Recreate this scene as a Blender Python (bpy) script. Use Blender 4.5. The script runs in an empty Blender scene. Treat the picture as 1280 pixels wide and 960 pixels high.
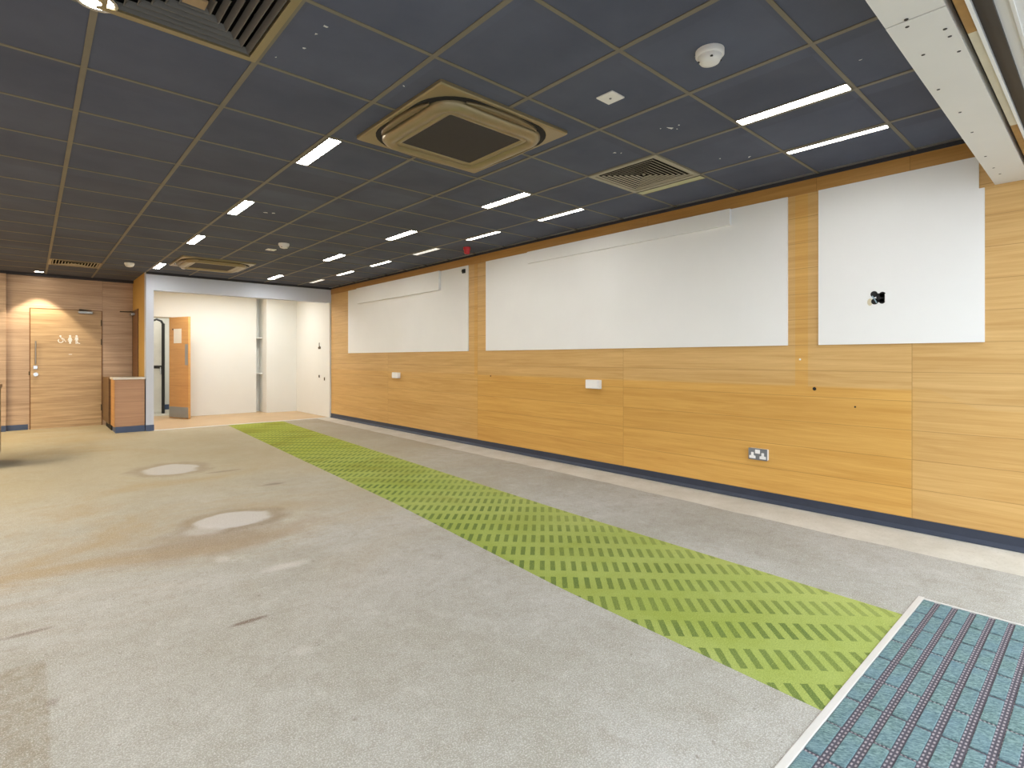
import bpy, bmesh, math, random
from mathutils import Vector, Matrix
random.seed(4)
C = bpy.context.scene
PI = math.pi

# ------------------------------------------------------------------ camera
cam_d = bpy.data.cameras.new('camera')
cam = bpy.data.objects.new('camera', cam_d)
C.collection.objects.link(cam)
cam.location = (0, 0, 1.12)
cam.rotation_euler = (PI / 2, 0, -0.7282)
cam_d.sensor_width = 36.0
cam_d.lens = 36.0 * 675.04 / 1280
cam_d.shift_y = -31.6 / 1280
cam_d.clip_start = 0.02
C.camera = cam

# ------------------------------------------------------------------ light and exposure
SKY = 3.0            # overcast daylight through the open shopfront
SKY_COL = (0.87, 0.94, 1.0)
STRIP = 58.0         # recessed strip lights
STRIP_COL = (1.0, 0.98, 0.94)
C.view_settings.view_transform = 'Standard'
C.view_settings.look = 'None'
C.view_settings.gamma = 1
C.view_settings.use_curve_mapping = False
C.view_settings.exposure = 0.24
C.cycles.max_bounces = 10
C.cycles.diffuse_bounces = 6
C.cycles.use_denoising = True
C.cycles.sample_clamp_indirect = 6.0
w = bpy.data.worlds.new('daylight')
C.world = w
w.use_nodes = True
w.node_tree.nodes['Background'].inputs[0].default_value = (*SKY_COL, 1)
w.node_tree.nodes['Background'].inputs[1].default_value = SKY

def area(name, loc, rot, sx, sy, power, col, portal=False):
    d = bpy.data.lights.new(name, 'AREA')
    d.shape = 'RECTANGLE'; d.size = sx; d.size_y = sy
    d.energy = power; d.color = col
    if portal: d.cycles.is_portal = True
    o = bpy.data.objects.new(name, d); C.collection.objects.link(o)
    o.location = loc; o.rotation_euler = rot
    return o
# the open shopfront, as a portal that guides the sky's light indoors
area('shopfront_portal', (0.5, -0.12, 1.1), (PI / 2, 0, 0), 7.6, 2.3, 1, (1, 1, 1), True)

for ly, lp, lc in ((1.9, 36, (1, .99, .97)), (4.6, 62, (1, .97, .91)), (7.3, 70, (1, .88, .64)), (9.8, 70, (1, .86, .58))):      # unseen fill lights added left of the view to even out the brightness
    area('unseen_fill_light', (-1.7, ly, 2.45), (0, 0, 0), 0.9, 0.9, lp, lc)

# ------------------------------------------------------------------ materials
def lin(v):
    v /= 255.0
    return v / 12.92 if v <= 0.04045 else ((v + 0.055) / 1.055) ** 2.4
def rgb(r, g, b): return (lin(r), lin(g), lin(b), 1.0)

class NT:
    def __init__(s, name, rough=0.6, metal=0.0, spec=None):
        s.m = bpy.data.materials.new(name); s.m.use_nodes = True
        s.t = s.m.node_tree; s.b = s.t.nodes['Principled BSDF']
        s.b.inputs['Roughness'].default_value = rough
        s.b.inputs['Metallic'].default_value = metal
        if spec is not None: s.b.inputs['Specular IOR Level'].default_value = spec
    def n(s, kind): return s.t.nodes.new(kind)
    def put(s, sock, v):
        if isinstance(v, bpy.types.NodeSocket): s.t.links.new(v, sock)
        elif v is not None: sock.default_value = v
    def math(s, op, a, b=None, c=None):
        k = s.n('ShaderNodeMath'); k.operation = op
        s.put(k.inputs[0], a); s.put(k.inputs[1], b); s.put(k.inputs[2], c)
        return k.outputs[0]
    def pos(s):
        g = s.n('ShaderNodeNewGeometry'); x = s.n('ShaderNodeSeparateXYZ')
        s.t.links.new(g.outputs['Position'], x.inputs[0])
        return x.outputs[0], x.outputs[1], x.outputs[2]
    def vec(s, x, y, z):
        k = s.n('ShaderNodeCombineXYZ')
        for i, v in enumerate((x, y, z)): s.put(k.inputs[i], v)
        return k.outputs[0]
    def noise(s, v, scale, detail=4, rough=0.55, dist=0.0):
        k = s.n('ShaderNodeTexNoise'); s.put(k.inputs['Vector'], v)
        k.inputs['Scale'].default_value = scale; k.inputs['Detail'].default_value = detail
        k.inputs['Roughness'].default_value = rough; k.inputs['Distortion'].default_value = dist
        return k.outputs['Fac']
    def white(s, v):
        k = s.n('ShaderNodeTexWhiteNoise'); k.noise_dimensions = '3D'
        s.put(k.inputs['Vector'], v); return k.outputs['Value']
    def rng(s, v, a, b, c=0.0, d=1.0, smooth=False):
        k = s.n('ShaderNodeMapRange'); k.clamp = True
        if smooth: k.interpolation_type = 'SMOOTHSTEP'
        s.put(k.inputs[0], v); s.put(k.inputs[1], a); s.put(k.inputs[2], b); s.put(k.inputs[3], c); s.put(k.inputs[4], d)
        return k.outputs[0]
    def mix(s, f, a, b, mode='MIX'):
        k = s.n('ShaderNodeMix'); k.data_type = 'RGBA'; k.blend_type = mode
        s.put(k.inputs[0], f); s.put(k.inputs[6], a); s.put(k.inputs[7], b)
        return k.outputs[2]
    def col(s, v): s.put(s.b.inputs['Base Color'], v); return s
    def bump(s, h, strength=0.3, dist=0.01):
        k = s.n('ShaderNodeBump'); k.inputs['Strength'].default_value = strength; k.inputs['Distance'].default_value = dist
        s.put(k.inputs['Height'], h); s.t.links.new(k.outputs[0], s.b.inputs['Normal']); return s
    def band(s, v, lo, hi, e=0.003):
        a = s.rng(v, lo - e, lo + e); b = s.rng(v, hi - e, hi + e, 1.0, 0.0)
        return s.math('MULTIPLY', a, b)

def plain(name, c, rough=0.6, metal=0.0, vary=0.06, scale=6.0, bump=0.0):
    k = NT(name, rough, metal)
    x, y, z = k.pos(); v = k.vec(x, y, z)
    n = k.noise(v, scale, 5)
    f = k.rng(n, 0.3, 0.7)
    d = tuple(q * (1 - vary * 2) for q in c[:3]) + (1,)
    k.col(k.mix(f, d, c))
    if bump: k.bump(k.noise(v, 180, 3), bump, 0.004)
    return k.m

def emit(name, c, s):
    k = NT(name, 0.4); k.col((0.8, 0.8, 0.8, 1))
    k.b.inputs['Emission Color'].default_value = (*c, 1); k.b.inputs['Emission Strength'].default_value = s
    return k.m

def wood(name, c1, c2, axis='y', board=0.19, z0=0.083, seams=(), groove=0.5, rough=0.42, wear=False, scl=1.0):
    """horizontally grained veneer boards; axis = the way the grain runs"""
    k = NT(name, rough, spec=0.35)
    x, y, z = k.pos()
    l, o = (y, x) if axis == 'y' else (x, y)
    row = k.math('FLOOR', k.math('DIVIDE', k.math('SUBTRACT', z, z0), board))
    seg = None
    for s0 in seams:
        g = k.math('GREATER_THAN', l, s0); seg = g if seg is None else k.math('ADD', seg, g)
    if seg is None: seg = 0.0
    rnd = k.white(k.vec(row, seg, 3.7))
    lo = k.math('ADD', l, k.math('MULTIPLY', rnd, 17.0))
    v = k.vec(k.math('MULTIPLY', lo, 1.1 * scl), k.math('MULTIPLY', o, 1.1 * scl), k.math('MULTIPLY', z, 26.0 * scl))
    n1 = k.noise(v, 1.0, 6, 0.6, 0.9)
    v2 = k.vec(k.math('MULTIPLY', lo, 5.0), k.math('MULTIPLY', o, 5.0), k.math('MULTIPLY', z, 160.0))
    n2 = k.noise(v2, 1.0, 3, 0.6)
    n3 = k.noise(k.vec(k.math('MULTIPLY', lo, 0.5), o, k.math('MULTIPLY', z, 5.0)), 1.0, 3)
    f = k.math('ADD', k.math('MULTIPLY', n1, 0.6), k.math('ADD', k.math('MULTIPLY', n2, 0.2), k.math('MULTIPLY', n3, 0.2)))
    f = k.rng(f, 0.36, 0.66)
    col = k.mix(f, c1, c2)
    col = k.mix(k.math('MULTIPLY', k.rng(rnd, 0, 1), 0.16), col, tuple(q * 0.7 for q in c1[:3]) + (1,))
    if wear:
        # faded upper boards where furniture once stood against the wall: an edge of its own
        edge = k.rng(y, 0.55, 0.80, 0.80, 0.913)
        up = k.rng(k.math('SUBTRACT', z, edge), -0.006, 0.012)
        up2 = k.math('MULTIPLY', k.rng(y, 0.88, 0.90, 1, 0), 0.75)
        up3 = k.math('MULTIPLY', k.rng(y, 5.46, 5.47), 0.55)
        fade = k.math('MAXIMUM', up, k.math('MAXIMUM', up2, up3))
        p1 = k.band(y, 1.52, 1.609); p2 = k.band(y, 5.46, 5.53)
        post = k.math('MULTIPLY', k.math('MAXIMUM', p1, p2), k.rng(z, 0.85, 0.9))
        keep = k.math('SUBTRACT', 1.0, k.math('MULTIPLY', post, 0.8))
        fade = k.math('MULTIPLY', fade, keep)
        pale = k.mix(f, rgb(190, 152, 96), rgb(216, 182, 128))
        col = k.mix(k.math('MULTIPLY', fade, 0.75), col, pale)
    fr = k.math('FRACT', k.math('DIVIDE', k.math('SUBTRACT', z, z0), board))
    ln = k.math('LESS_THAN', fr, 0.0035 / board)
    for s0 in seams:
        ln = k.math('MAXIMUM', ln, k.math('MULTIPLY', k.math('LESS_THAN', k.math('ABSOLUTE', k.math('SUBTRACT', l, s0)), 0.0025), 0.8))
    col = k.mix(k.math('MULTIPLY', ln, groove), col, tuple(q * 0.35 for q in c1[:3]) + (1,))
    k.col(col)
    k.bump(f, 0.06, 0.003)
    return k.m

M = {}
M['oak'] = wood('oak_panelling', rgb(198, 148, 72), rgb(222, 176, 98), 'y', 0.1895, 0.083, (0.89, 3.183, 5.463, 7.788), 0.45, wear=True)
M['oak_trim'] = wood('oak_head_trim', rgb(172, 126, 66), rgb(200, 154, 88), 'y', 0.5, 0.0, (0.9, 1.46, 2.9, 5.4, 7.8), 0.4)
M['walnut'] = wood('walnut_panelling', rgb(166, 140, 118), rgb(214, 186, 160), 'x', 0.215, 0.02, (0.906,), 0.55)
M['walnut_door'] = wood('walnut_door_veneer', rgb(160, 132, 100), rgb(218, 188, 150), 'x', 0.43, 0.1, (), 0.35)
M['cab'] = wood('cabinet_veneer', rgb(172, 132, 104), rgb(200, 160, 128), 'x', 0.185, 0.10, (), 0.5)
M['cab_side'] = wood('cabinet_side_veneer', rgb(186, 134, 80), rgb(212, 160, 100), 'y', 0.9, 0.0, (), 0.2)
M['cab_dark'] = wood('dark_brown_veneer', rgb(96, 70, 44), rgb(120, 90, 56), 'y', 0.9, 0.0, (), 0.2)
M['door_oak'] = wood('oak_door_veneer', rgb(200, 148, 86), rgb(222, 172, 108), 'x', 0.9, 0.0, (), 0.1)
M['door_brown'] = wood('brown_door_veneer', rgb(110, 74, 40), rgb(138, 96, 54), 'y', 2.4, 0.0, (), 0.1)
M['ochre'] = plain('ochre_paint', rgb(206, 166, 92), 0.7, vary=0.02)
M['white'] = plain('white_painted_board', rgb(237, 238, 238), 0.55, vary=0.012, scale=3)
M['white_wall'] = plain('off_white_wall_paint', rgb(226, 226, 221), 0.7, vary=0.012, scale=2)
M['lilac'] = plain('pale_grey_frame_paint', rgb(206, 213, 228), 0.6, vary=0.01, scale=2)
M['navy'] = plain('navy_skirting', rgb(48, 56, 74), 0.5, vary=0.10, scale=9)
M['navy_far'] = plain('blue_skirting', rgb(72, 88, 122), 0.5, vary=0.08)
M['soffit'] = plain('white_soffit_board', rgb(226, 225, 222), 0.6, vary=0.02, scale=4)
M['black'] = plain('black_metal', rgb(26, 26, 28), 0.5)
M['dark'] = plain('dark_void', rgb(26, 25, 25), 0.8)
M['band'] = plain('dark_ceiling_edge', rgb(58, 59, 68), 0.8)
M['grid'] = plain('olive_grey_grid_paint', rgb(122, 116, 102), 0.55, vary=0.08)
M['plaster'] = plain('cream_plaster', rgb(214, 206, 184), 0.8, vary=0.06)
M['rawwood'] = plain('raw_batten', rgb(176, 134, 74), 0.7, vary=0.12, scale=20)
M['alu'] = plain('pale_aluminium_trim', rgb(212, 210, 206), 0.45, 0.2, vary=0.04)
M['steel'] = plain('brushed_steel', rgb(170, 168, 164), 0.35, 0.8, vary=0.05)
M['chrome'] = plain('chrome', rgb(200, 200, 200), 0.25, 0.9, vary=0.02)
M['plastic'] = plain('white_plastic', rgb(238, 238, 238), 0.4, vary=0.01)
M['plate_grey'] = plain('grey_socket_plate', rgb(128, 132, 138), 0.4, 0.3)
M['red'] = plain('red_plastic', rgb(205, 40, 56), 0.3, vary=0.03)
M['bronze'] = plain('bronze_grey_paint', rgb(156, 142, 110), 0.34, 0.45, vary=0.03)
M['flap'] = plain('flap_paint', rgb(128, 114, 86), 0.34, 0.45, vary=0.03)
M['intake'] = plain('dark_intake_mesh', rgb(58, 54, 54), 0.8, vary=0.06, scale=40)
M['vent'] = plain('pale_vent_frame', rgb(168, 162, 142), 0.5, vary=0.03)
M['vane'] = plain('grey_vent_vane', rgb(176, 170, 152), 0.55, vary=0.04)
M['vane_dark'] = plain('dark_grey_vent_vane', rgb(92, 90, 88), 0.5, vary=0.04)
M['tanfit'] = plain('tan_vent_plate', rgb(160, 136, 104), 0.6)
M['unlit'] = plain('yellowish_unlit_diffuser', rgb(196, 196, 150), 0.4, vary=0.08, scale=12)
M['strip'] = emit('lit_strip_diffuser', STRIP_COL, STRIP)
M['softstrip'] = emit('softly_lit_strip_diffuser', STRIP_COL, STRIP * 0.3)
M['dimstrip'] = emit('dim_strip_diffuser', STRIP_COL, 0.6)
M['bulb'] = emit('lit_downlight_bulb', (1, 0.9, 0.72), 30)
M['chip'] = plain('bare_white_core', rgb(228, 228, 228), 0.9)
M['glass'] = plain('pale_door_glass', rgb(226, 224, 216), 0.15)
M['paper'] = plain('white_paper', rgb(240, 238, 230), 0.8, vary=0.01)
M['brown'] = plain('brown_scrape', rgb(92, 80, 62), 0.9)
M['blue_cable'] = plain('grey_blue_cable', rgb(150, 176, 188), 0.5)
M['beige_filler'] = plain('beige_filler', rgb(222, 212, 186), 0.9)
M['pavement'] = plain('pavement', rgb(160, 158, 154), 0.9, vary=0.1)
M['counter_top'] = plain('pale_counter_top', rgb(222, 216, 206), 0.4, vary=0.02)

def tile_mat():
    k = NT('dark_ceiling_tile', 0.92, spec=0.2); x, y, z = k.pos()
    v = k.vec(x, y, z)
    n = k.noise(v, 1.6, 5, 0.6); n2 = k.noise(v, 320, 2)
    u = k.math('FLOOR', k.math('DIVIDE', k.math('SUBTRACT', x, 1.991), 0.6))
    q = k.math('FLOOR', k.math('DIVIDE', k.math('SUBTRACT', y, 1.504), 0.6))
    r = k.white(k.vec(u, q, 1.0))
    c = k.mix(k.rng(n, 0.3, 0.7), rgb(84, 90, 108), rgb(98, 104, 122))
    c = k.mix(k.math('MULTIPLY', r, 0.25), c, rgb(74, 74, 82))
    c = k.mix(k.rng(n2, 0.62, 0.75, 0, 0.25), c, rgb(110, 110, 112))
    k.col(c); k.bump(n2, 0.15, 0.002); return k.m
M['tile'] = tile_mat()

def carpet_mat():
    k = NT('worn_grey_beige_carpet', 0.97, spec=0.1); x, y, z = k.pos(); v = k.vec(x, y, z)
    fine = k.noise(v, 210, 2, 0.7); mid = k.noise(v, 26, 4, 0.65); big = k.noise(v, 0.9, 5, 0.6, 0.6)
    c = k.mix(k.rng(big, 0.32, 0.68), rgb(158, 155, 144), rgb(180, 179, 174))
    c = k.mix(k.rng(mid, 0.40, 0.75, 0, 0.35), c, rgb(142, 134, 120))
    mott = k.noise(v, 7.5, 6, 0.72, 0.5)
    c = k.mix(k.rng(mott, 0.50, 0.72, 0, 0.5), c, rgb(140, 132, 116))
    c = k.mix(k.rng(mott, 0.44, 0.28, 0, 0.45), c, rgb(196, 194, 188))
    speck = k.noise(v, 34, 2, 0.5)
    c = k.mix(k.rng(speck, 0.70, 0.76, 0, 0.5), c, rgb(112, 100, 84))
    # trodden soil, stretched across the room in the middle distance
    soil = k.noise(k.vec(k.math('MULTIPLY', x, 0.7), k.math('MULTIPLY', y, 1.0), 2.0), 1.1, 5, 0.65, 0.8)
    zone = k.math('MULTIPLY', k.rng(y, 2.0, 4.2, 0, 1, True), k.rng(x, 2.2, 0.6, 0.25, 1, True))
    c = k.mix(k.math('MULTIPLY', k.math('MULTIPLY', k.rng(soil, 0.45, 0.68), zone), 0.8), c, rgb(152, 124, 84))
    warm_light_tan = k.math('MULTIPLY', k.rng(k.math('ADD', y, k.math('MULTIPLY', soil, 3.0)), 4.0, 8.0, 0, 0.6, True), k.rng(x, 3.6, 2.2, 0.6, 1, True))  # tan growing with distance paints the warm far light into the carpet
    c = k.mix(warm_light_tan, c, rgb(178, 160, 116))
    def ell(cx, cy, rx, ry, wob=0.35):
        dx = k.math('DIVIDE', k.math('SUBTRACT', x, cx), rx); dy = k.math('DIVIDE', k.math('SUBTRACT', y, cy), ry)
        d = k.math('SQRT', k.math('ADD', k.math('MULTIPLY', dx, dx), k.math('MULTIPLY', dy, dy)))
        return k.math('ADD', d, k.math('MULTIPLY', k.math('SUBTRACT', k.noise(v, 5, 4), 0.5), wob * 2))
    d1 = ell(0.86, 3.72, 0.62, 0.42, 0.6)
    c = k.mix(k.rng(d1, 0.2, 1.1, 0.55, 0, True), c, rgb(138, 116, 92))
    for cx, cy, rx, ry in ((1.05, 4.09, 0.25, 0.21), (1.06, 6.36, 0.26, 0.30)):
        c = k.mix(k.rng(ell(cx, cy, rx * 1.5, ry * 1.4, 0.4), 0.75, 1.1, 0.4, 0, True), c, rgb(124, 104, 80))
        c = k.mix(k.rng(ell(cx, cy, rx, ry, 0.3), 0.78, 1.05, 0.7, 0, True), c, rgb(204, 202, 200))
    for cx, cy, rx, ry, a in ((0.84, 3.95, 0.14, 0.14, 0.45), (1.02, 2.98, 0.16, 0.07, 0.5), (0.80, 3.32, 0.05, 0.08, 0.4), (0.78, 2.08, 0.06, 0.06, 0.3)):
        c = k.mix(k.rng(ell(cx, cy, rx, ry, 0.5), 0.3, 1.1, a, 0, True), c, rgb(204, 200, 196))
    for cx, cy, rx, ry, a in ((0.70, 2.46, 0.10, 0.020, 0.75), (-0.02, 2.95, 0.10, 0.02, 0.5), (1.62, 5.0, 0.12, 0.05, 0.5), (0.05, 2.3, 0.02, 0.03, 0.4), (1.45, 5.9, 0.2, 0.05, 0.4)):
        c = k.mix(k.rng(ell(cx, cy, rx, ry, 0.6), 0.3, 1.2, a, 0, True), c, rgb(92, 66, 44))
    # cleaner rectangle where a mat once lay / darker rectangle at the left
    sq = k.math('MULTIPLY', k.rng(x, 0.035, 0.05, 1, 0), k.rng(y, 2.64, 2.66, 1, 0))
    c = k.mix(k.math('MULTIPLY', sq, k.rng(mid, 0.3, 0.6, 0.25, 0.55)), c, rgb(126, 110, 80))
    c = k.mix(k.rng(fine, 0.46, 0.72, 0, 0.55), c, rgb(140, 134, 128))
    c = k.mix(k.rng(fine, 0.50, 0.30, 0, 0.45), c, rgb(226, 224, 220))
    k.col(c); k.bump(fine, 0.5, 0.006); return k.m
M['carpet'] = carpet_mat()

def green_mat():
    k = NT('green_dashed_carpet', 0.97, spec=0.1); x, y, z = k.pos(); v = k.vec(x, y, z)
    fine = k.noise(v, 210, 2, 0.7); mid = k.noise(v, 14, 4, 0.65); big = k.noise(v, 1.3, 4)
    c = k.mix(k.rng(big, 0.35, 0.65), rgb(146, 160, 78), rgb(162, 172, 100))
    a = k.math('MULTIPLY', k.math('ADD', x, y), 0.70711); b = k.math('MULTIPLY', k.math('SUBTRACT', x, y), 0.70711)
    wob = k.math('MULTIPLY', k.math('SUBTRACT', k.noise(v, 90, 2), 0.5), 0.006)
    fa = k.math('FRACT', k.math('DIVIDE', k.math('ADD', k.math('SUBTRACT', a, 2.206 - 0.216 * 20), wob), 0.216))
    fb = k.math('FRACT', k.math('DIVIDE', k.math('ADD', k.math('ADD', b, 20 * 0.056 - 0.040), wob), 0.056))
    dash = k.math('MULTIPLY', k.math('LESS_THAN', fa, 0.62), k.math('LESS_THAN', fb, 0.46))
    side = k.math('SUBTRACT', x, k.math('MULTIPLY', y, 0.06))
    vis = k.math('MULTIPLY', k.rng(k.noise(v, 1.8, 3), 0.25, 0.6, 0.5, 0.9), k.rng(side, 2.35, 2.85, 1.0, 0.45))
    c = k.mix(k.rng(side, 2.5, 2.85, 0, 0.35, True), c, rgb(188, 192, 116))
    c = k.mix(k.rng(y, 3.5, 8.5, 0, 0.55, True), c, rgb(178, 180, 56))  # far end yellowed: warm light put into the carpet colour
    c = k.mix(k.math('MULTIPLY', dash, vis), c, rgb(84, 104, 54))
    c = k.mix(k.rng(mid, 0.45, 0.8, 0, 0.35), c, rgb(132, 146, 56))
    soil = k.noise(k.vec(k.math('MULTIPLY', x, 0.8), y, 5.0), 1.2, 4, 0.6, 0.8)
    c = k.mix(k.math('MULTIPLY', k.rng(soil, 0.5, 0.68), k.rng(y, 2.5, 5, 0.1, 0.6)), c, rgb(122, 116, 30))
    c = k.mix(k.rng(fine, 0.48, 0.72, 0, 0.4), c, rgb(104, 122, 44))
    c = k.mix(k.rng(fine, 0.48, 0.30, 0, 0.35), c, rgb(196, 208, 120))
    k.col(c); k.bump(fine, 0.5, 0.006); return k.m
M['green'] = green_mat()

def screed_mat():
    k = NT('pale_bare_screed', 0.9, spec=0.2); x, y, z = k.pos(); v = k.vec(x, y, z)
    c = k.mix(k.rng(k.noise(v, 3, 6, 0.7), 0.3, 0.7), rgb(190, 186, 174), rgb(212, 209, 200))
    c = k.mix(k.rng(k.noise(v, 60, 3), 0.55, 0.8, 0, 0.4), c, rgb(150, 142, 122))
    k.col(c); return k.m
M['screed'] = screed_mat()
M['vinyl'] = plain('tan_vinyl', rgb(196, 168, 130), 0.5, vary=0.05, scale=3)

def tuft_mat():
    k = NT('teal_tufted_matting', 0.95, spec=0.1); x, y, z = k.pos(); v = k.vec(x, y, z)
    st = k.vec(k.math('MULTIPLY', k.math('ADD', x, k.math('MULTIPLY', y, 0.6)), 1.0), k.math('MULTIPLY', k.math('SUBTRACT', y, k.math('MULTIPLY', x, 0.6)), 0.35), z)
    n = k.noise(st, 190, 3, 0.75); b = k.noise(v, 7, 3)
    c = k.mix(k.rng(n, 0.3, 0.7), rgb(54, 80, 84), rgb(140, 166, 164))
    c = k.mix(k.rng(b, 0.4, 0.7, 0, 0.4), c, rgb(100, 126, 148))
    k.col(c); k.bump(n, 0.8, 0.004); return k.m
M['tuft'] = tuft_mat()
def rib_mat():
    k = NT('ribbed_rubber_strip', 0.8); x, y, z = k.pos()
    f = k.math('FRACT', k.math('DIVIDE', x, 0.021)); g = k.math('FRACT', k.math('DIVIDE', k.math('ADD', y, 0.0005), 0.0103))
    d = k.math('MULTIPLY', k.band(f, 0.25, 0.75, 0.08), k.band(g, 0.25, 0.75, 0.08))
    c = k.mix(d, rgb(74, 70, 80), rgb(158, 148, 152)); k.col(c); k.bump(d, 0.5, 0.003); return k.m
M['rib'] = rib_mat()

# ------------------------------------------------------------------ builders
class MB:
    """collects boxes, prisms and lofts, then links them as ONE mesh object"""
    def __init__(s): s.v, s.f, s.mi, s.sm = [], [], [], []
    def add(s, vs, fs, mi=0, smooth=False):
        k = len(s.v); s.v += [tuple(q) for q in vs]
        for f in fs: s.f.append([i + k for i in f]); s.mi.append(mi); s.sm.append(smooth)
        return s
    def box(s, x0, x1, y0, y1, z0, z1, mi=0):
        vs = [(x, y, z) for z in (z0, z1) for y in (y0, y1) for x in (x0, x1)]
        return s.add(vs, [(0, 2, 3, 1), (4, 5, 7, 6), (0, 1, 5, 4), (2, 6, 7, 3), (0, 4, 6, 2), (1, 3, 7, 5)], mi)
    def bevbox(s, x0, x1, y0, y1, z0, z1, b=0.004, mi=0):
        bm = bmesh.new(); bmesh.ops.create_cube(bm, size=1)
        for q in bm.verts: q.co = Vector(((x0 + x1) / 2 + q.co.x * (x1 - x0), (y0 + y1) / 2 + q.co.y * (y1 - y0), (z0 + z1) / 2 + q.co.z * (z1 - z0)))
        bmesh.ops.bevel(bm, geom=bm.edges[:], offset=b, segments=2, profile=0.5, affect='EDGES')
        bm.verts.index_update()
        s.add([q.co.copy() for q in bm.verts], [[q.index for q in f.verts] for f in bm.faces], mi); bm.free(); return s
    def loft(s, rings, cap0=True, cap1=True, mi=0, smooth=True):
        n = len(rings[0]); vs = [p for r in rings for p in r]; fs = []
        for i in range(len(rings) - 1):
            for j in range(n): fs.append((i * n + j, i * n + (j + 1) % n, (i + 1) * n + (j + 1) % n, (i + 1) * n + j))
        s.add(vs, fs, mi, smooth)
        if cap0: s.add(rings[0], [list(range(n))[::-1]], mi)
        if cap1: s.add(rings[-1], [list(range(n))], mi)
        return s
    def prism(s, poly, d0, d1, axis='z', mi=0):
        def P(a, b, d): return {'z': (a, b, d), 'y': (a, d, b), 'x': (d, a, b)}[axis]
        n = len(poly)
        return s.loft([[P(a, b, d0) for a, b in poly], [P(a, b, d1) for a, b in poly]], mi=mi, smooth=False)
    def lathe(s, prof, seg=24, c=(0, 0, 0), mi=0):
        rings = [[(c[0] + r * math.cos(2 * PI * j / seg), c[1] + r * math.sin(2 * PI * j / seg), c[2] + z) for j in range(seg)] for r, z in prof]
        return s.loft(rings, mi=mi)
    def tube(s, pts, r, seg=10, mi=0):
        pts = [Vector(p) for p in pts]; rings = []
        for i, p in enumerate(pts):
            t = (pts[min(i + 1, len(pts) - 1)] - pts[max(i - 1, 0)]).normalized()
            a = t.orthogonal().normalized() if i == 0 else (a - t * a.dot(t)).normalized()
            b = t.cross(a)
            rings.append([p + r * (a * math.cos(2 * PI * j / seg) + b * math.sin(2 * PI * j / seg)) for j in range(seg)])
        return s.loft(rings, mi=mi)
    def build(s, name, mats, parent=None, loc=None):
        me = bpy.data.meshes.new(name)
        me.from_pydata(s.v, [], s.f)
        for m in (mats if isinstance(mats, (list, tuple)) else [mats]): me.materials.append(m)
        for i, p in enumerate(me.polygons): p.material_index = s.mi[i]; p.use_smooth = s.sm[i]
        bm = bmesh.new(); bm.from_mesh(me); bmesh.ops.recalc_face_normals(bm, faces=bm.faces); bm.to_mesh(me); bm.free()
        o = bpy.data.objects.new(name, me); C.collection.objects.link(o)
        if parent is not None: o.parent = parent
        if loc is not None: o.location = loc
        return o

def tag(o, label=None, cat=None, group=None, kind=None):
    if label: o['label'] = label
    if cat: o['category'] = cat
    if group: o['group'] = group
    if kind: o['kind'] = kind
    return o
def thing(name, label, cat, loc=(0, 0, 0), group=None, rz=0.0):
    o = bpy.data.objects.new(name, None); C.collection.objects.link(o)
    o.empty_display_size = 0.1; o.location = loc; o.rotation_euler = (0, 0, rz)
    return tag(o, label, cat, group)
def struct(o, label=None, cat=None): return tag(o, label, cat, None, 'structure')
def dup(root, loc, label, rz=None):
    r = root.copy(); C.collection.objects.link(r); r.location = loc; r['label'] = label
    if rz is not None: r.rotation_euler = (0, 0, rz)
    for ch in list(root.children):
        c = ch.copy(); C.collection.objects.link(c); c.parent = r
        for g in list(ch.children):
            d = g.copy(); C.collection.objects.link(d); d.parent = c
    return r

K = 0.9618         # room units to ceiling-tile units
CH = 2.467          # ceiling height
W = 4.28           # face of the panelled right wall
XL = -3.2          # left wall, out of view
YF = 9.98          # painted frame of the back recess
YW = 11.40         # panelled back wall at the left
U0, V0, T = 1.991 * K, 1.504 * K, 0.6 * K
def gu(u): return U0 + T * u
def gv(v): return V0 + T * v

# ------------------------------------------------------------------ the setting
struct(MB().box(XL - 0.2, W + 0.2, -0.1, 14.4, -0.12, 0.0).build('floor', M['screed']), 'pale bare screed along the foot of the panelled wall', 'floor')
struct(MB().box(-14, 14, -16, -0.1, -0.14, -0.02).build('trim_1', M['pavement']), 'pavement outside the open shopfront', 'pavement')

# right wall: carcass, oak lining, skirting
struct(MB().box(W + 0.02, W + 0.22, -0.1, YF + 0.02, 0, CH + 0.3).build('wall_right', M['white_wall']), 'right wall behind the oak lining', 'wall')
rw = MB()
rw.box(W - 0.0, W + 0.02, -0.1, YF, 0.083, 2.34)
o = rw.build('trim_2', M['oak']); struct(o, 'honey oak board lining on the right wall, paler above, richer orange below', 'panelling')
struct(MB().box(W - 0.006, W + 0.02, -0.1, YF, 2.34, 2.44).build('trim_3', M['oak_trim']), 'plain oak head band running along the top of the right wall', 'trim')
bd = MB().box(W - 0.012, W + 0.02, 0.4, YF, 2.44, CH)
struct(bd.build('trim_4', M['band']), 'dark edge band between ceiling tiles and oak wall', 'trim')
sk = MB().box(W - 0.004, W + 0.02, -0.1, YF, 0.004, 0.083)
sk.add([(W - 0.004, -0.1, 0.03), (W - 0.004, YF, 0.03), (W - 0.02, YF, 0.002), (W - 0.02, -0.1, 0.002)], [(0, 1, 2, 3)])
struct(sk.build('baseboard_right', M['navy']), 'navy skirting under the honey oak wall', 'skirting')

# left wall and shopfront return, out of view
struct(MB().box(XL - 0.2, XL, -0.1, YW + 0.2, 0, CH + 0.3).build('wall_left', M['walnut']), None, None)

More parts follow.
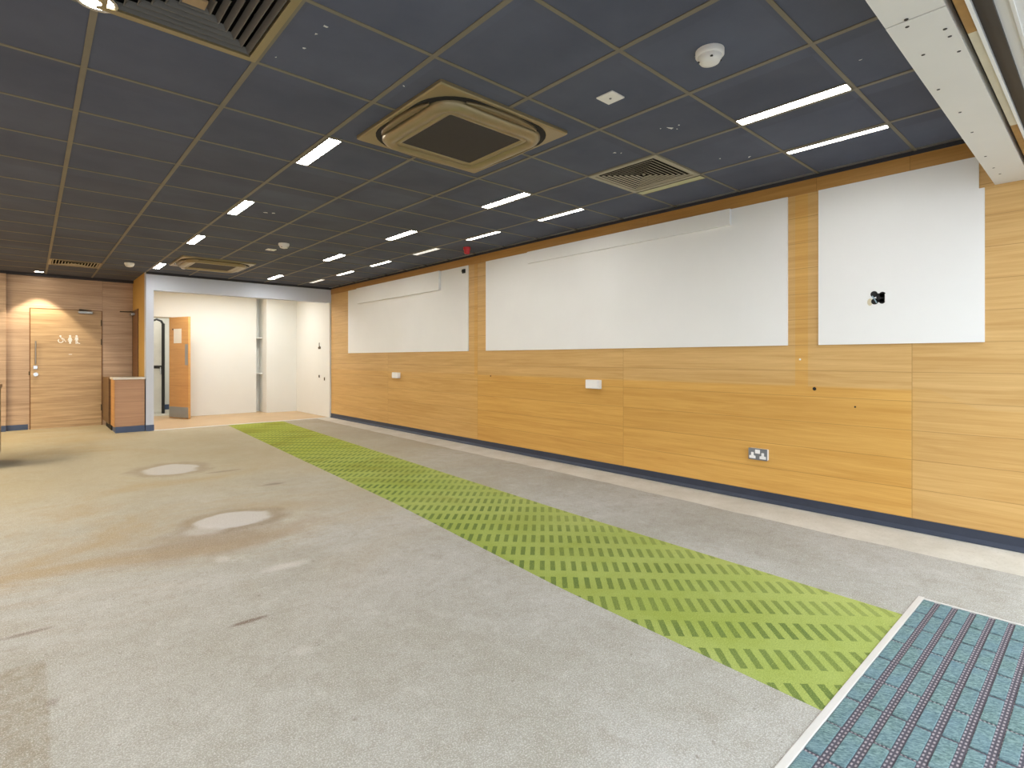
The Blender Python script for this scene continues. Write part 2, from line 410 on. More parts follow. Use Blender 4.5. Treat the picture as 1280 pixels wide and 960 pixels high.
# ceiling: dark tiles cell by cell (open where the air vents sit), with the exposed grid as its child
HOLES = {(2, 1), (-3, 1), (-3, 14)}
ce = MB()
for u in range(-9, 4):
    for v in range(-2, 18):
        x0, x1 = max(gu(u), XL), min(gu(u + 1), W); y0, y1 = max(gv(v), 0.485), min(gv(v + 1), YW)
        if x1 <= x0 or y1 <= y0: continue
        if (u, v) in HOLES: continue
        if x1 > 1.33 and y1 > YF:
            if y0 >= YF: 
                if x0 >= 1.33: continue
                x1 = 1.33
            elif x0 >= 1.33: y1 = YF
            else: 
                ce.box(x0, x1, y0, YF, CH, CH + 0.015); ce.box(x0, 1.33, YF, y1, CH, CH + 0.015); continue
        ce.box(x0, x1, y0, y1, CH, CH + 0.015)
ceil = struct(ce.build('ceiling', M['tile']), 'dark charcoal tiled ceiling in an olive grey grid', 'ceiling')
gr = MB()
AC1, AC2 = (2.0 * K, 2.72 * K), (2.0 * K, 8.87 * K)
def spans(lo, hi, cuts):
    out = [(lo, hi)]
    for a, b in cuts:
        n = []
        for p, q in out:
            if b <= p or a >= q: n.append((p, q)); continue
            if a > p: n.append((p, a))
            if b < q: n.append((b, q))
        out = n
    return out
for u in range(-8, 4):
    x = gu(u); yend = YW if x < 1.33 else YF
    cuts = [(c[1] - 0.47 * K, c[1] + 0.47 * K) for c in (AC1, AC2) if abs(x - c[0]) < 0.47 * K]
    for a, b in spans(0.485, yend, cuts): gr.box(x - 0.012, x + 0.012, a, b, CH - 0.004, CH + 0.004)
for v in range(-1, 17):
    y = gv(v)
    if y > YW: break
    cuts = [(c[0] - 0.47 * K, c[0] + 0.47 * K) for c in (AC1, AC2) if abs(y - c[1]) < 0.47 * K]
    for a, b in spans(XL, 1.33 if y > YF else W - 0.012, cuts): gr.box(a, b, y - 0.0095, y + 0.0095, CH - 0.0035, CH + 0.004)
gr.build('grid', M['grid'], ceil)
cp = MB()
def chip(x, y, r, n=7):
    ang = sorted(random.uniform(0, 2 * PI) for _ in range(n))
    cp.prism([(x + r * random.uniform(0.4, 1) * math.cos(a), y + r * random.uniform(0.4, 1) * math.sin(a)) for a in ang], CH - 0.0015, CH + 0.001)
for x, y, r in ((2.895, 1.80, .028), (2.94, 1.79, .008), (2.86, 1.85, .006), (2.90, 1.75, .007), (3.79, 1.60, .02), (3.72, 1.70, .016), (3.6, 1.85, .008), (2.963, 2.277, .014), (3.0, 2.25, .008),
                (1.68, 5.43, .025), (1.74, 5.40, .022), (0.92, 2.44, .009), (0.92, 2.30, .010), (0.93, 2.22, .012), (1.43, 2.44, .008), (0.85, 2.6, .005), (2.9, 0.8, .008), (2.3, 1.3, .006)):
    chip(x * K, y * K, r)
tag(cp.build('paint_chips', M['chip'], ceil), 'white chips in the dark tiles')
plen = MB().box(XL, W + 0.2, 0.3, 14.4, CH + 0.30, CH + 0.34)
struct(plen.build('ceiling_1', M['dark']), None, None)

# back wall at the left with the toilet door, its step, skirting and top band
bw = MB().box(XL, -0.012, YW, YW + 0.15, 0, CH + 0.3); bw.box(-0.012, 0.905, YW, YW + 0.15, 1.925, CH + 0.3); bw.box(0.905, 1.35, YW, YW + 0.15, 0, CH + 0.3)
bw.box(XL, -0.28, YW - 0.07, YW, 0.0, CH)
struct(bw.build('wall_back', M['walnut']), 'walnut panelled back wall around the toilet door', 'wall')
struct(MB().box(XL, -0.28, YW - 0.078, YW - 0.07, 0.0, 0.095).box(-0.28, -0.03, YW - 0.008, YW, 0.0, 0.09).build('baseboard_back', M['navy_far']), 'navy skirting left of the toilet door', 'skirting')
struct(MB().box(XL, 1.33, YW - 0.085, YW - 0.0, 2.425, CH).build('trim_5', M['band']), None, None)

# ochre side wall between the panelled back wall and the painted frame
struct(MB().box(1.33, 1.40, YF + 0.16, YW + 0.15, 0, CH + 0.3).build('wall_side', M['ochre']), 'ochre painted return wall beside the pale frame', 'wall')

# painted frame (post and header) at the mouth of the white back room
fr = MB().box(1.33, 1.432, YF, YF + 0.16, 0.0, CH + 0.3); fr.box(1.432, W, YF, YF + 0.16, 2.185, CH + 0.3)
struct(fr.build('trim_6', M['lilac']), 'pale grey painted post and header framing the back room', 'frame')
struct(MB().box(1.325, 1.436, YF - 0.008, YF, 0.0, 0.095).build('baseboard_frame', M['navy_far']), 'navy skirting at the foot of the pale frame post', 'skirting')
struct(MB().box(1.33, W, YF - 0.012, YF, 2.43, CH).build('trim_7', M['band']), None, None)
struct(MB().box(1.432, W, YF - 0.03, YF + 0.05, 0.0, 0.006).build('trim_8', M['alu']), 'pale metal threshold strip across the back room mouth', 'threshold')

# white back room
RX = 4.25; YB = 11.97
wb = MB().box(2.0, 3.52, YB, YB + 0.12, 0, 2.9)           # main back wall
wb.box(1.40, 2.0, YB, YB + 0.12, 1.91, 2.9)                # over the doorway
wb.box(3.52, 3.66, YB + 0.24, YB + 0.5, 0, 2.9)            # niche back
wb.box(3.645, RX, 11.70, YB + 0.5, 0, 2.9)                 # pillar
wb.box(3.50, 3.52, YB + 0.12, YB + 0.5, 0, 2.9)            # niche side
struct(wb.build('wall_recess_back', M['white_wall']), 'off white back wall of the recess behind the pale frame', 'wall')
struct(MB().box(RX, W + 0.2, YF + 0.01, 12.6, 0, 2.9).build('wall_recess_right', M['white_wall']), 'off white side wall at the right of the back room', 'wall')
struct(MB().box(1.40, RX, YF + 0.05, YB + 0.5, 0.0, 0.003).build('floor_recess', M['vinyl']), 'tan floor of the white back room', 'floor')
struct(MB().box(1.40, W, YF + 0.16, YB + 0.5, 2.42, 2.46).build('ceiling_recess', M['white_wall']), None, None)
for zz in (0.815, 1.56):
    pass
# corridor seen through the back room doorway
cor = MB().box(0.6, 3.4, 14.0, 14.1, 0, 2.9); cor.box(2.45, 2.55, YB + 0.5, 14.0, 0, 2.9); cor.box(0.6, 0.7, YB + 0.12, 14.0, 0, 2.9); cor.box(0.6, 3.4, YB + 0.12, 14.1, 2.42, 2.5)
cor.box(0.6, 1.40, YB, YB + 0.12, 0, 2.9)
struct(cor.build('wall_corridor', M['white_wall']), 'off white corridor walls seen through the open doorway', 'wall')
struct(MB().box(0.7, 2.45, 13.98, 14.0, 0.0, 0.11).box(2.43, 2.45, YB + 0.5, 14.0, 0, 0.11).build('baseboard_corridor', M['navy_far']), 'navy skirting in the corridor', 'skirting')
area('corridor_fill_light', (1.6, 13.0, 2.40), (0, 0, 0), 0.6, 0.6, 16, (1, .95, .86))  # unseen fill light added to brighten the corridor

# ------------------------------------------------------------------ shopfront soffit over the camera's right
sf = MB().box(XL, 2.0, 0.335, 0.485, 2.155, CH + 0.3); sf.box(2.004, W, 0.335, 0.485, 2.1535, CH + 0.3)
sof = struct(sf.build('trim_9', M['soffit']), 'white screwed soffit board over the shopfront opening', 'soffit')
sc = MB()
for x, y in ((1.993, .429), (2.038, .436), (2.266, .44), (2.602, .458), (2.91, .44), (3.208, .442), (3.64, .449), (3.893, .447), (4.046, .438), (2.14, .36), (2.2, .358), (2.33, .355), (1.6, .44), (1.2, .44)):
    sc.lathe([(0.0062, 0.0), (0.0055, -0.002)], 10, (x, y, 2.1545))
tag(sc.build('screw_heads', M['black'], sof), 'dark screw heads in the white board')
struct(MB().box(XL, W, 0.318, 0.335, 2.20, CH + 0.3).build('trim_10', M['dark']), None, None)
bt = MB().box(XL, 2.23, 0.293, 0.318, 2.155, 2.8, 0); bt.box(2.23, 3.25, 0.293, 0.318, 2.155, 2.8, 1); bt.box(3.25, W, 0.293, 0.318, 2.155, 2.8, 0)
struct(bt.build('trim_11', [M['rawwood'], M['plaster']]), 'batten behind the soffit, bare wood at the ends and cream in the middle', 'batten')
struct(MB().box(XL, W, 0.283, 0.293, 2.15, 2.8).build('trim_12', M['white']), None, None)
struct(MB().box(XL, W, 0.262, 0.283, 2.165, 2.8).box(XL, W, 0.24, 0.262, 2.15, 2.8).build('trim_13', M['black']), 'black sliding track of the shopfront', 'track')
struct(MB().box(XL, W, -0.1, 0.24, 2.16, 2.8).box(XL, W, 0.20, 0.208, 2.15, 2.16).build('trim_14', M['soffit']), 'grey white outer shopfront head', 'soffit')

# ------------------------------------------------------------------ fitted carpets and mat
CZ = 0.004
def gl(y):  # left / right edge of the green strip
    pts = ((0.0, 1.86), (0.62, 1.872), (1.8, 1.925), (3.72, 2.10), (9.9, 2.47)); return interp(pts, y)
def grr(y):
    pts = ((0.0, 2.82), (0.63, 2.84), (2.71, 2.92), (9.9, 3.36)); return interp(pts, y)
def interp(p, y):
    for (a, b), (c, d) in zip(p, p[1:]):
        if y <= c: return b + (d - b) * (y - a) / (c - a)
    return p[-1][1]
ys = [0.62 + (9.93 - 0.62) * i / 60 for i in range(61)]
def ribbon(fl, fr_, y_list, z0, z1):
    mb = MB(); n = len(y_list)
    ring = lambda f, z: [(f(y), y, z) for y in y_list]
    a, b, c, d = ring(fl, z1), ring(fr_, z1), ring(fl, z0), ring(fr_, z0)
    vs = a + b + c + d; fs = []
    for i in range(n - 1):
        fs += [(i, n + i, n + i + 1, i + 1), (2 * n + i, 2 * n + i + 1, 3 * n + i + 1, 3 * n + i), (i, i + 1, 2 * n + i + 1, 2 * n + i), (n + i, 3 * n + i, 3 * n + i + 1, n + i + 1)]
    fs += [(0, 2 * n, 3 * n, n), (n - 1, 2 * n - 1, 4 * n - 1, 3 * n - 1)]
    return mb.add(vs, fs)
def conc(y): return interp(((0.0, 3.79), (1.4, 3.81), (3.0, 3.87), (5.6, 3.90), (9.93, 3.98)), y) + 0.006 * math.sin(y * 9) + 0.004 * math.sin(y * 23)
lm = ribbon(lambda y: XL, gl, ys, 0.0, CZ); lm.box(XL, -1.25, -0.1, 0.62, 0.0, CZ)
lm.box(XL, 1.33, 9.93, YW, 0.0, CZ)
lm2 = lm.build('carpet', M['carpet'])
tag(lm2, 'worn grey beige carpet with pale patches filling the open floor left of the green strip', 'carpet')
tag(ribbon(gl, grr, ys, 0.0, CZ + 0.0004).build('carpet_strip', M['green']), 'lime green carpet strip with darker dashes', 'carpet')
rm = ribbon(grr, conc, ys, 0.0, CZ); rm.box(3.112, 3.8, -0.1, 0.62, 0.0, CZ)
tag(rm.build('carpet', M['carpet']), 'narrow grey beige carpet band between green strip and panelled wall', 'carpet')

mat = thing('entrance_mat', 'teal tufted entrance mat with dark ribbed rubber strips in a pale metal edge', 'mat', (0, 0, 0))
MX0, MX1, MY0, MY1 = -1.2, 3.086, -0.08, 0.598
tr = MB().bevbox(MX0 - 0.025, MX1 + 0.024, MY1, MY1 + 0.024, 0.0, 0.009, 0.002); tr.bevbox(MX1, MX1 + 0.012, MY0, MY1, 0.0, 0.009, 0.002)
tag(tr.build('edge_trim', M['alu'], mat), 'pale aluminium edging')
MB().box(MX0, MX1, MY0, MY1, 0.0, 0.0025).build('rubber_backing', M['rib'], mat)
tf = MB()
yt = 0.5975; k = 0
while yt - 0.04 > MY0:
    y1, y0 = yt, yt - 0.0415; x = MX1 - 0.004
    while x > MX0 + 0.18:
        jx = random.uniform(-.0015, .0015)
        tf.bevbox(x - 0.165 + jx, x + jx, y0 + .001, y1 - .001, 0.0, 0.0075 + random.uniform(-.0006, .0006), 0.002)
        x -= 0.180
    yt -= 0.0625
tag(tf.build('tufted_pads', M['tuft'], mat), 'teal tufted pads', None, None, 'stuff')

# ------------------------------------------------------------------ white boards on the oak wall
def wall_poly(mb, pts, d0, d1, mi=0): return mb.prism(pts, W - d1, W - d0, 'x', mi)
p1 = thing('wall_board', 'smallest white wall board, nearest the back room', 'board', (0, 0, 0), 'white boards on the oak wall')
wall_poly(MB(), [(5.649, 1.22), (9.217, 1.22), (9.217, 2.341), (5.649, 2.341)], 0.0, 0.014).build('face_panel', M['white'], p1)
wall_poly(MB(), [(6.275, 2.075), (8.81, 2.075), (8.81, 2.3415), (6.275, 2.3415)], 0.0135, 0.05).build('raised_strip', M['white'], p1)
p2 = thing('wall_board', 'longest white wall board, in the middle of the oak wall', 'board', (0, 0, 0), 'white boards on the oak wall')
wall_poly(MB(), [(1.66, 1.22), (5.28, 1.22), (5.28, 2.341), (1.66, 2.341)], 0.0, 0.014).build('face_panel', M['white'], p2)
wall_poly(MB(), [(2.10, 2.21), (4.5, 2.21), (4.5, 2.3415), (2.10, 2.3415)], 0.0135, 0.038).build('raised_strip', M['white'], p2)
p3 = thing('wall_board', 'squarish white wall board with black cable holes beside the shopfront soffit', 'board', (0, 0, 0), 'white boards on the oak wall')
wall_poly(MB(), [(0.531, 1.22), (1.445, 1.22), (1.445, 2.341), (0.557, 2.341), (0.557, 2.146), (0.531, 2.146)], 0.0, 0.014).build('face_panel', M['white'], p3)

# cable opening in the third board
co = thing('cable_opening', 'black cable cut-out low in the squarish white wall board', 'opening', (W - 0.014, 0, 0))
def disc(cy, cz, ry, rz, n=18): return [(cy + ry * math.cos(2 * PI * i / n), cz + rz * math.sin(2 * PI * i / n)) for i in range(n)]
hb = MB()
for cy, cz, r in ((1.098, 1.557, .021), (1.094, 1.508, .021), (1.05, 1.55, .019), (1.052, 1.507, .018)): hb.prism(disc(cy, cz, r, r), -0.002, 0.004, 'x')
hb.prism([(1.085, 1.50), (1.035, 1.50), (1.035, 1.56), (1.085, 1.56)], -0.002, 0.004, 'x')
hb.build('cut_out', M['dark'], co)
tag(MB().tube([(-0.004, 1.108, 1.545), (-0.008, 1.098, 1.53), (-0.004, 1.082, 1.497)], 0.0035).build('cable', M['blue_cable'], co), 'pale blue grey cable')
MB().bevbox(-0.006, 0.0, 1.027, 1.036, 1.50, 1.555, 0.0015).build('clip', M['plastic'], co)
tag(MB().prism(disc(1.122, 1.505, .016, .024), -0.0012, 0.001, 'x').build('filler_patch', M['beige_filler'], co), 'beige filler patch')

# little black bracket on the first board
br = MB().bevbox(W - 0.034, W - 0.014, 5.70, 5.76, 2.245, 2.30, 0.006)
br.bevbox(W - 0.05, W - 0.03, 5.715, 5.745, 2.26, 2.285, 0.004)
tag(br.build('bracket', M['black']), 'small black bracket at the top corner of the smallest white wall board', 'bracket')

def data_box(y, z, wd, label):
    t = thing('outlet_box', label, 'outlet box', (W, y, z), 'white outlet boxes on the oak wall')
    MB().bevbox(-0.055, 0.0, -wd / 2, wd / 2, -0.045, 0.045, 0.005).build('box', M['plastic'], t)
    MB().bevbox(-0.062, -0.0545, -wd / 2 + 0.008, wd / 2 - 0.008, -0.038, 0.038, 0.003).build('cover', M['plastic'], t)
    return t
data_box(3.53, 0.862, 0.17, 'white outlet box under the longest white wall board')
data_box(7.48, 0.862, 0.17, 'white outlet box under the smallest white wall board')

so = thing('double_socket', 'grey double socket with white inserts low on the oak wall', 'socket', (W, 1.872, 0.373))
MB().bevbox(-0.035, 0.0, -0.070, 0.070, -0.042, 0.042, 0.004).build('back_box', M['plastic'], so)
MB().bevbox(-0.040, -0.0345, -0.073, 0.073, -0.045, 0.045, 0.003).build('face_plate', M['plate_grey'], so)
for yy in (-0.04, 0.04):
    ins = MB().prism([(yy - .024, -.034), (yy + .024, -.034), (yy + .024, -.014), (yy + .010, -.010), (yy + .010, .014), (yy - .010, .014), (yy - .010, -.010), (yy - .024, -.014)], -0.0425, -0.039, 'x')
    tag(ins.build('socket_insert', M['plastic'], so), 'white pin insert')
tag(MB().bevbox(-0.044, -0.0395, -0.019, 0.019, 0.006, 0.036, 0.002).build('rocker_switch', M['plastic'], so), 'white switch block')

def stud(x, y, z, m, label, nm='fixing_hole', r=0.008):
    tag(MB().lathe([(r * 1.3, 0), (r, -0.003), (r * 0.4, -0.004)], 12).build(nm, m), label, 'fixing')
    o = bpy.data.objects[-1] if False else C.collection.objects[-1]
    o.location = (x, y, z); o.rotation_euler = (0, PI / 2, 0)
stud(W, 1.476, 0.90, M['dark'], 'black cable hole in the oak wall below the squarish white board', r=0.010)
stud(W, 1.575, 1.115, M['plastic'], 'white plug in the oak post between the two larger white boards', 'wall_plug', 0.006)
stud(W, 1.215, 0.785, M['dark'], 'small dark screw hole low under the squarish white wall board', r=0.005)
stud(W, 5.20, 0.905, M['dark'], 'small dark screw hole under the left end of the longest white board', r=0.007)

# ------------------------------------------------------------------ ceiling cassettes
def rsq(h, r, z, n=8):
    out = []
    for cx, cy, a0 in ((h - r, h - r, 0), (-h + r, h - r, PI / 2), (-h + r, -h + r, PI), (h - r, -h + r, 3 * PI / 2)):
        for i in range(n + 1):
            a = a0 + PI / 2 * i / n; out.append((cx + r * math.cos(a), cy + r * math.sin(a), z))
    return out
def cassette(loc, label):
    t = thing('ceiling_air_conditioner', label, 'air conditioner', loc, 'ceiling cassette units'); t.scale = (K, K, 1)
    MB().loft([rsq(.47, .012, 0.0), rsq(.47, .012, -.016), rsq(.463, .014, -.022)], smooth=False).build('base_plate', M['bronze'], t)
    tag(MB().loft([rsq(.447, .25, -.0215), rsq(.445, .25, -.0245)], smooth=False).build('air_slot', M['dark'], t), 'dark air outlet gap')
    MB().loft([rsq(.392, .15, -.020), rsq(.392, .15, -.040), rsq(.380, .145, -.056), rsq(.358, .125, -.064), rsq(.312, .060, -.058), rsq(.306, .055, -.048), rsq(.300, .05, -.052), rsq(.285, .03, -.052), rsq(.272, .012, -.052), rsq(.266, .010, -.042)], cap1=False).build('fascia', M['bronze'], t)
    ig = MB().loft([rsq(.268, .010, -.040), rsq(.268, .010, -.044)], smooth=False)
    tag(ig.build('intake_grille', M['intake'], t), 'dark square intake grille')
    for k in range(4):
        ca, sa = math.cos(k * PI / 2), math.sin(k * PI / 2); rings = []
        for i in range(13):
            s = -1 + 2 * i / 12; wd = 0.042 * (1 - s * s) ** 0.6 + 0.004; c0 = 0.403; l = 0.262 * s
            cr = [(c0, -.026), (c0 + wd * .25, -.040 - .006 * (1 - s * s)), (c0 + wd * .75, -.036 - .004 * (1 - s * s)), (c0 + wd, -.024), (c0 + wd * .5, -.023)]
            rings.append([(d * ca - l * sa, d * sa + l * ca, z) for d, z in cr])
        MB().loft(rings).build('louvre_flap', M['flap'], t)
    return t
cassette((*AC1, CH), 'bronze grey ceiling cassette unit near the front, between the lit strips')
cassette((*AC2, CH), 'bronze grey ceiling cassette unit at the far end above the back room mouth')

# ------------------------------------------------------------------ square air diffusers
def diffuser(loc, label, fmat, rings, vm, plate=False, vh=0.018):
    t = thing('air_diffuser', label, 'air vent', loc, 'square ceiling air vents'); t.scale = (K, K, 1)
    H_ = 0.297
    f = MB()
    for a, b, c, d in ((-H_, H_, -H_, -H_ + .032), (-H_, H_, H_ - .032, H_), (-H_, -H_ + .032, -H_ + .032, H_ - .032), (H_ - .032, H_, -H_ + .032, H_ - .032)): f.box(a, b, c, d, -.008, .012)
    f.build('frame', fmat, t)
    bx = MB().box(-H_ + .002, H_ - .002, -H_ + .002, H_ - .002, .20, .21)
    for a, b, c, d in ((-H_, H_, -H_, -H_ + .01), (-H_, H_, H_ - .01, H_), (-H_, -H_ + .01, -H_, H_), (H_ - .01, H_, -H_, H_)): bx.box(a, b, c, d, .012, .20)
    tag(bx.build('plenum', M['dark'], t), 'dark duct box behind the vanes')
    v = MB(); hw = 0.262; st = (hw - .02) / rings
    for i in range(rings):
        h0 = hw - i * st - 0.004; h1 = h0 - st * (0.35 if vh > 0.01 else 0.26)
        # each ring: a thin sloped four-sided vane, low outside and high inside
        lo0 = [(-h0, -h0, -.002), (h0, -h0, -.002), (h0, h0, -.002), (-h0, h0, -.002)]; hi0 = [(x / h0 * h1, y / h0 * h1, vh) for x, y, z in lo0]
        th = 0.004
        lo1 = [(x - math.copysign(th, x), y - math.copysign(th, y), z) for x, y, z in lo0]; hi1 = [(x - math.copysign(th, x), y - math.copysign(th, y), z) for x, y, z in hi0]
        v.add(lo0 + hi0 + lo1 + hi1, [(q, (q + 1) % 4, 4 + (q + 1) % 4, 4 + q) for q in range(4)] + [(8 + q, 12 + q, 12 + (q + 1) % 4, 8 + (q + 1) % 4) for q in range(4)] + [(q, 8 + q, 8 + (q + 1) % 4, (q + 1) % 4) for q in range(4)] + [(4 + q, 4 + (q + 1) % 4, 12 + (q + 1) % 4, 12 + q) for q in range(4)])
    v.box(-.009, .009, -.009, .009, .0, .006)
    v.build('vanes', vm, t)
    if plate: tag(MB().bevbox(-0.05, 0.03, -0.03, 0.03, -.006, .004, .002).build('centre_plate', M['tanfit'], t), 'tan centre plate')
    return t
diffuser((gu(2.5), gv(1.5), CH), 'square air vent with pale frame nearest the oak wall', M['vent'], 8, M['vane'], vh=0.0005)
diffuser((gu(-2.5), gv(1.5), CH), 'large looking square air vent at the top left corner of the view', M['bronze'], 6, M['vane_dark'], True)
diffuser((gu(-2.5), gv(14.5), CH), 'bronze framed air vent far off above the toilet door', M['bronze'], 7, M['vane'], vh=0.0005)

# ------------------------------------------------------------------ recessed strip lights
def strip_proto(name, label, dm, cat, group):
    t = thing(name, label, cat, (0, 0, 0), group); t.scale = (K, K, 1)
    f = MB()
    for a, b, c, d in ((-.045, .045, -.292, -.286), (-.045, .045, .286, .292), (-.045, -.039, -.286, .286), (.039, .045, -.286, .286)): f.box(a, b, c, d, -.0075, .002)
    f.build('frame', M['grid'], t)
    MB().box(-.039, .039, -.286, .286, -.005, .001).build('diffuser', dm, t)
    return t
G = 'lit recessed ceiling strips'
lit = strip_proto('ceiling_strip_light', 'x', M['strip'], 'ceiling light', G)
first = [True]
soft = strip_proto('ceiling_strip_light', 'x', M['softstrip'], 'ceiling light', 'lit recessed ceiling strips by the oak wall'); soft.scale = (K * 0.68, K, 1)
first2 = [True]
def strip(u, v, side, label):
    loc = (gu(u) + side * 0.059 * K, gv(v + 0.5), CH)
    if u == 3:
        loc = (gu(3) + 0.047 * K, gv(v + 0.5), CH)
        if first2[0]: soft.location = loc; soft['label'] = label; first2[0] = False
        else: dup(soft, loc, label)
        return
    if first[0]:
        lit.location = loc; lit['label'] = label; first[0] = False
    else: dup(lit, loc, label)
ords = ['nearest', 'second', 'third', 'fourth', 'fifth', 'sixth']
far = ['', ' beyond the near air conditioner', ' in the middle of the ceiling', ' further back', ' close to the far air conditioner']
for i, v in enumerate((-1, 3, 6, 9, 13)):
    strip(2, v, -1, '%s lit ceiling strip from the front in the row one tile off the oak wall' % ords[i])
for i, v in enumerate((-1, 3, 5, 9, 11)):
    strip(3, v, 1, '%s lit ceiling strip from the front in the row closest to the oak wall' % ords[i])
for i, v in enumerate((3, 6, 9, 13)):
    strip(-1, v, 1, '%s lit ceiling strip from the front in the left row' % ords[i])
unl = strip_proto('ceiling_strip_light', 'yellowish unlit ceiling strip beside the pale square air vent', M['unlit'], 'ceiling light', None)
unl.location = (gu(3) + 0.059 * K, gv(1.5), CH)
dm = strip_proto('ceiling_strip_light', 'dull ceiling strip by the oak wall near the red beacon', M['dimstrip'], 'ceiling light', None)
dm.location = (gu(3) + 0.059 * K, gv(7.5), CH)
dup(dm, (gu(3) + 0.059 * K, gv(13.5), CH), 'dull ceiling strip in the far corner by the oak wall')

# downlights
def downlight(loc, label, power, ang=100):
    t = thing('downlight', label, 'downlight', loc, None)
    MB().lathe([(.068, 0.002), (.072, -.004), (.064, -.007), (.056, -.004), (.054, 0.002)], 28).build('rim', M['chrome'], t)
    MB().lathe([(.053, .001), (.053, -.004), (.001, -.010)], 24).build('lamp_face', M['bulb'], t)
    d = bpy.data.lights.new('lamp', 'SPOT'); d.energy = power; d.color = (1, .86, .62); d.spot_size = math.radians(ang); d.spot_blend = 0.25; d.shadow_soft_size = 0.04
    o = bpy.data.objects.new('lamp', d); C.collection.objects.link(o); o.parent = t; o.location = (0, 0, -.02)
    return t
downlight((0.10, 11.10, CH), 'round downlight shining above the toilet door', 95, 80)
downlight((0.19 * K, 2.66 * K, CH), 'bright round downlight at the top edge of the view beside the corner air vent', 40, 130)
for x in (1.95, 2.65, 3.35):
    area('recess_lamp', (x, 10.9, 2.415), (0, 0, 0), 0.35, 0.35, 12, (1, 1, .97))

# ------------------------------------------------------------------ little ceiling things
def detector(loc, label, s=1.0):
    t = thing('smoke_detector', label, 'smoke detector', loc, 'smoke detectors')
    MB().lathe([(.060 * s, 0.0), (.060 * s, -.022 * s), (.054 * s, -.026 * s)], 32).build('base', M['plastic'], t)
    MB().lathe([(.050 * s, -.024 * s), (.050 * s, -.036 * s), (.040 * s, -.052 * s), (.018 * s, -.058 * s), (.001, -.059 * s)], 32).build('head', M['plastic'], t)
    for a in (0.6, 2.2, 3.8, 5.4):
        MB().bevbox(-.004, .004, -.005, .005, -.006, .0, .001).build('vent_slot', M['black'], t, (.044 * s * math.cos(a), .044 * s * math.sin(a), -.042 * s))
    return t
detector((2.219, 1.188, CH), 'large looking white smoke detector near the top of the view')
detector((2.213, 6.492, CH), 'white smoke detector in the middle of the ceiling')
detector((1.039, 9.253, CH), 'white smoke detector left of the pale frame near the toilet door')
def plate(loc, label):
    t = thing('ceiling_plate', label, 'sensor plate', loc, 'white square plates on the ceiling')
    MB().bevbox(-.052, .052, -.052, .052, -.008, 0, .003).build('plate', M['plastic'], t)
    MB().lathe([(.007, -.0075), (.006, -.011), (.001, -.012)], 14).build('sensor_dot', M['plate_grey'], t)
    return t
plate((2.227, 1.737, CH), 'white square plate on the tile behind the near smoke detector')
plate((2.212, 6.944, CH), 'white square plate beside the mid ceiling smoke detector')
tag(MB().lathe([(.03, 0), (.03, -.008), (.012, -.014), (.001, -.014)], 20).build('ceiling_sensor', M['plastic'], None, (1.699, 9.253, CH)), 'small white disc just before the pale header', 'sensor')
rb = thing('alarm_beacon', 'red alarm beacon under the ceiling near the oak wall', 'beacon', (3.943, 5.242, CH))
MB().lathe([(.045, 0), (.045, -.03), (.04, -.034)], 24).build('base', M['red'], rb)
MB().lathe([(.036, -.033), (.036, -.065), (.026, -.08), (.001, -.084)], 24).build('lens', M['red'], rb)

# ------------------------------------------------------------------ toilet door
d1 = thing('door_1', 'walnut toilet door with white pictograms and steel pull bar', 'door', (0, YW, 0)); d1['kind'] = 'structure'
MB().bevbox(0.0, 0.893, -0.004, 0.04, 0.006, 1.915, .002).build('leaf', M['walnut_door'], d1)
fj = MB().box(-0.012, 0.0, -0.006, 0.05, 0, 1.925); fj.box(0.893, 0.905, -0.006, 0.05, 0, 1.925); fj.box(0, 0.893, -0.006, 0.05, 1.915, 1.925)
fj.build('door_frame', M['door_brown'], d1)
hd = MB().tube([(0.061, -0.045, 1.03), (0.061, -0.045, 1.40)], .010); hd.tube([(0.061, -0.045, 1.06), (0.061, -0.003, 1.06)], .007); hd.tube([(0.061, -0.045, 1.37), (0.061, -0.003, 1.37)], .007)
hd.build('pull_handle', M['steel'], d1)
MB().bevbox(0.032, 0.084, -0.014, -0.003, 0.955, 1.01, .003).build('lock_plate', M['chrome'], d1)
kb = MB().tube([(0.062, -0.004, 0.872), (0.062, -0.03, 0.872)], .030, 20); kb.build('turn_knob', M['chrome'], d1)
MB().bevbox(-0.022, -0.006, -0.012, -0.005, 0.86, 0.92, .002).build('strike_plate', M['brown'], d1)
cl = MB().bevbox(0.585, 0.775, -0.06, -0.003, 1.862, 1.905, .006); cl.build('door_closer', M['steel'], d1)
MB().tube([(0.60, -0.04, 1.915), (0.75, -0.10, 1.918), (0.60, -0.03, 1.93)], .007).build('closer_arm', M['black'], d1)
for z in (1.40, 1.72, 0.3): MB().bevbox(0.884, 0.897, -0.012, -0.003, z - .05, z + .05, .002).build('hinge', M['brown'], d1)
def flat(poly, mb): return mb.prism(poly, -0.0062, -0.0035, 'y')
def ring2(cx, cz, ro, ri, a0, a1, n, mb):
    for i in range(n):
        a, b = a0 + (a1 - a0) * i / n, a0 + (a1 - a0) * (i + 1) / n
        flat([(cx + ro * math.cos(a), cz + ro * math.sin(a)), (cx + ro * math.cos(b), cz + ro * math.sin(b)), (cx + ri * math.cos(b), cz + ri * math.sin(b)), (cx + ri * math.cos(a), cz + ri * math.sin(a))], mb)
def dsc(cx, cz, r, mb): flat([(cx + r * math.cos(2 * PI * i / 16), cz + r * math.sin(2 * PI * i / 16)) for i in range(16)], mb)
wc = MB(); ring2(.365, 1.412, .036, .024, PI * .75, PI * 2.05, 14, wc); dsc(.362, 1.487, .014, wc)
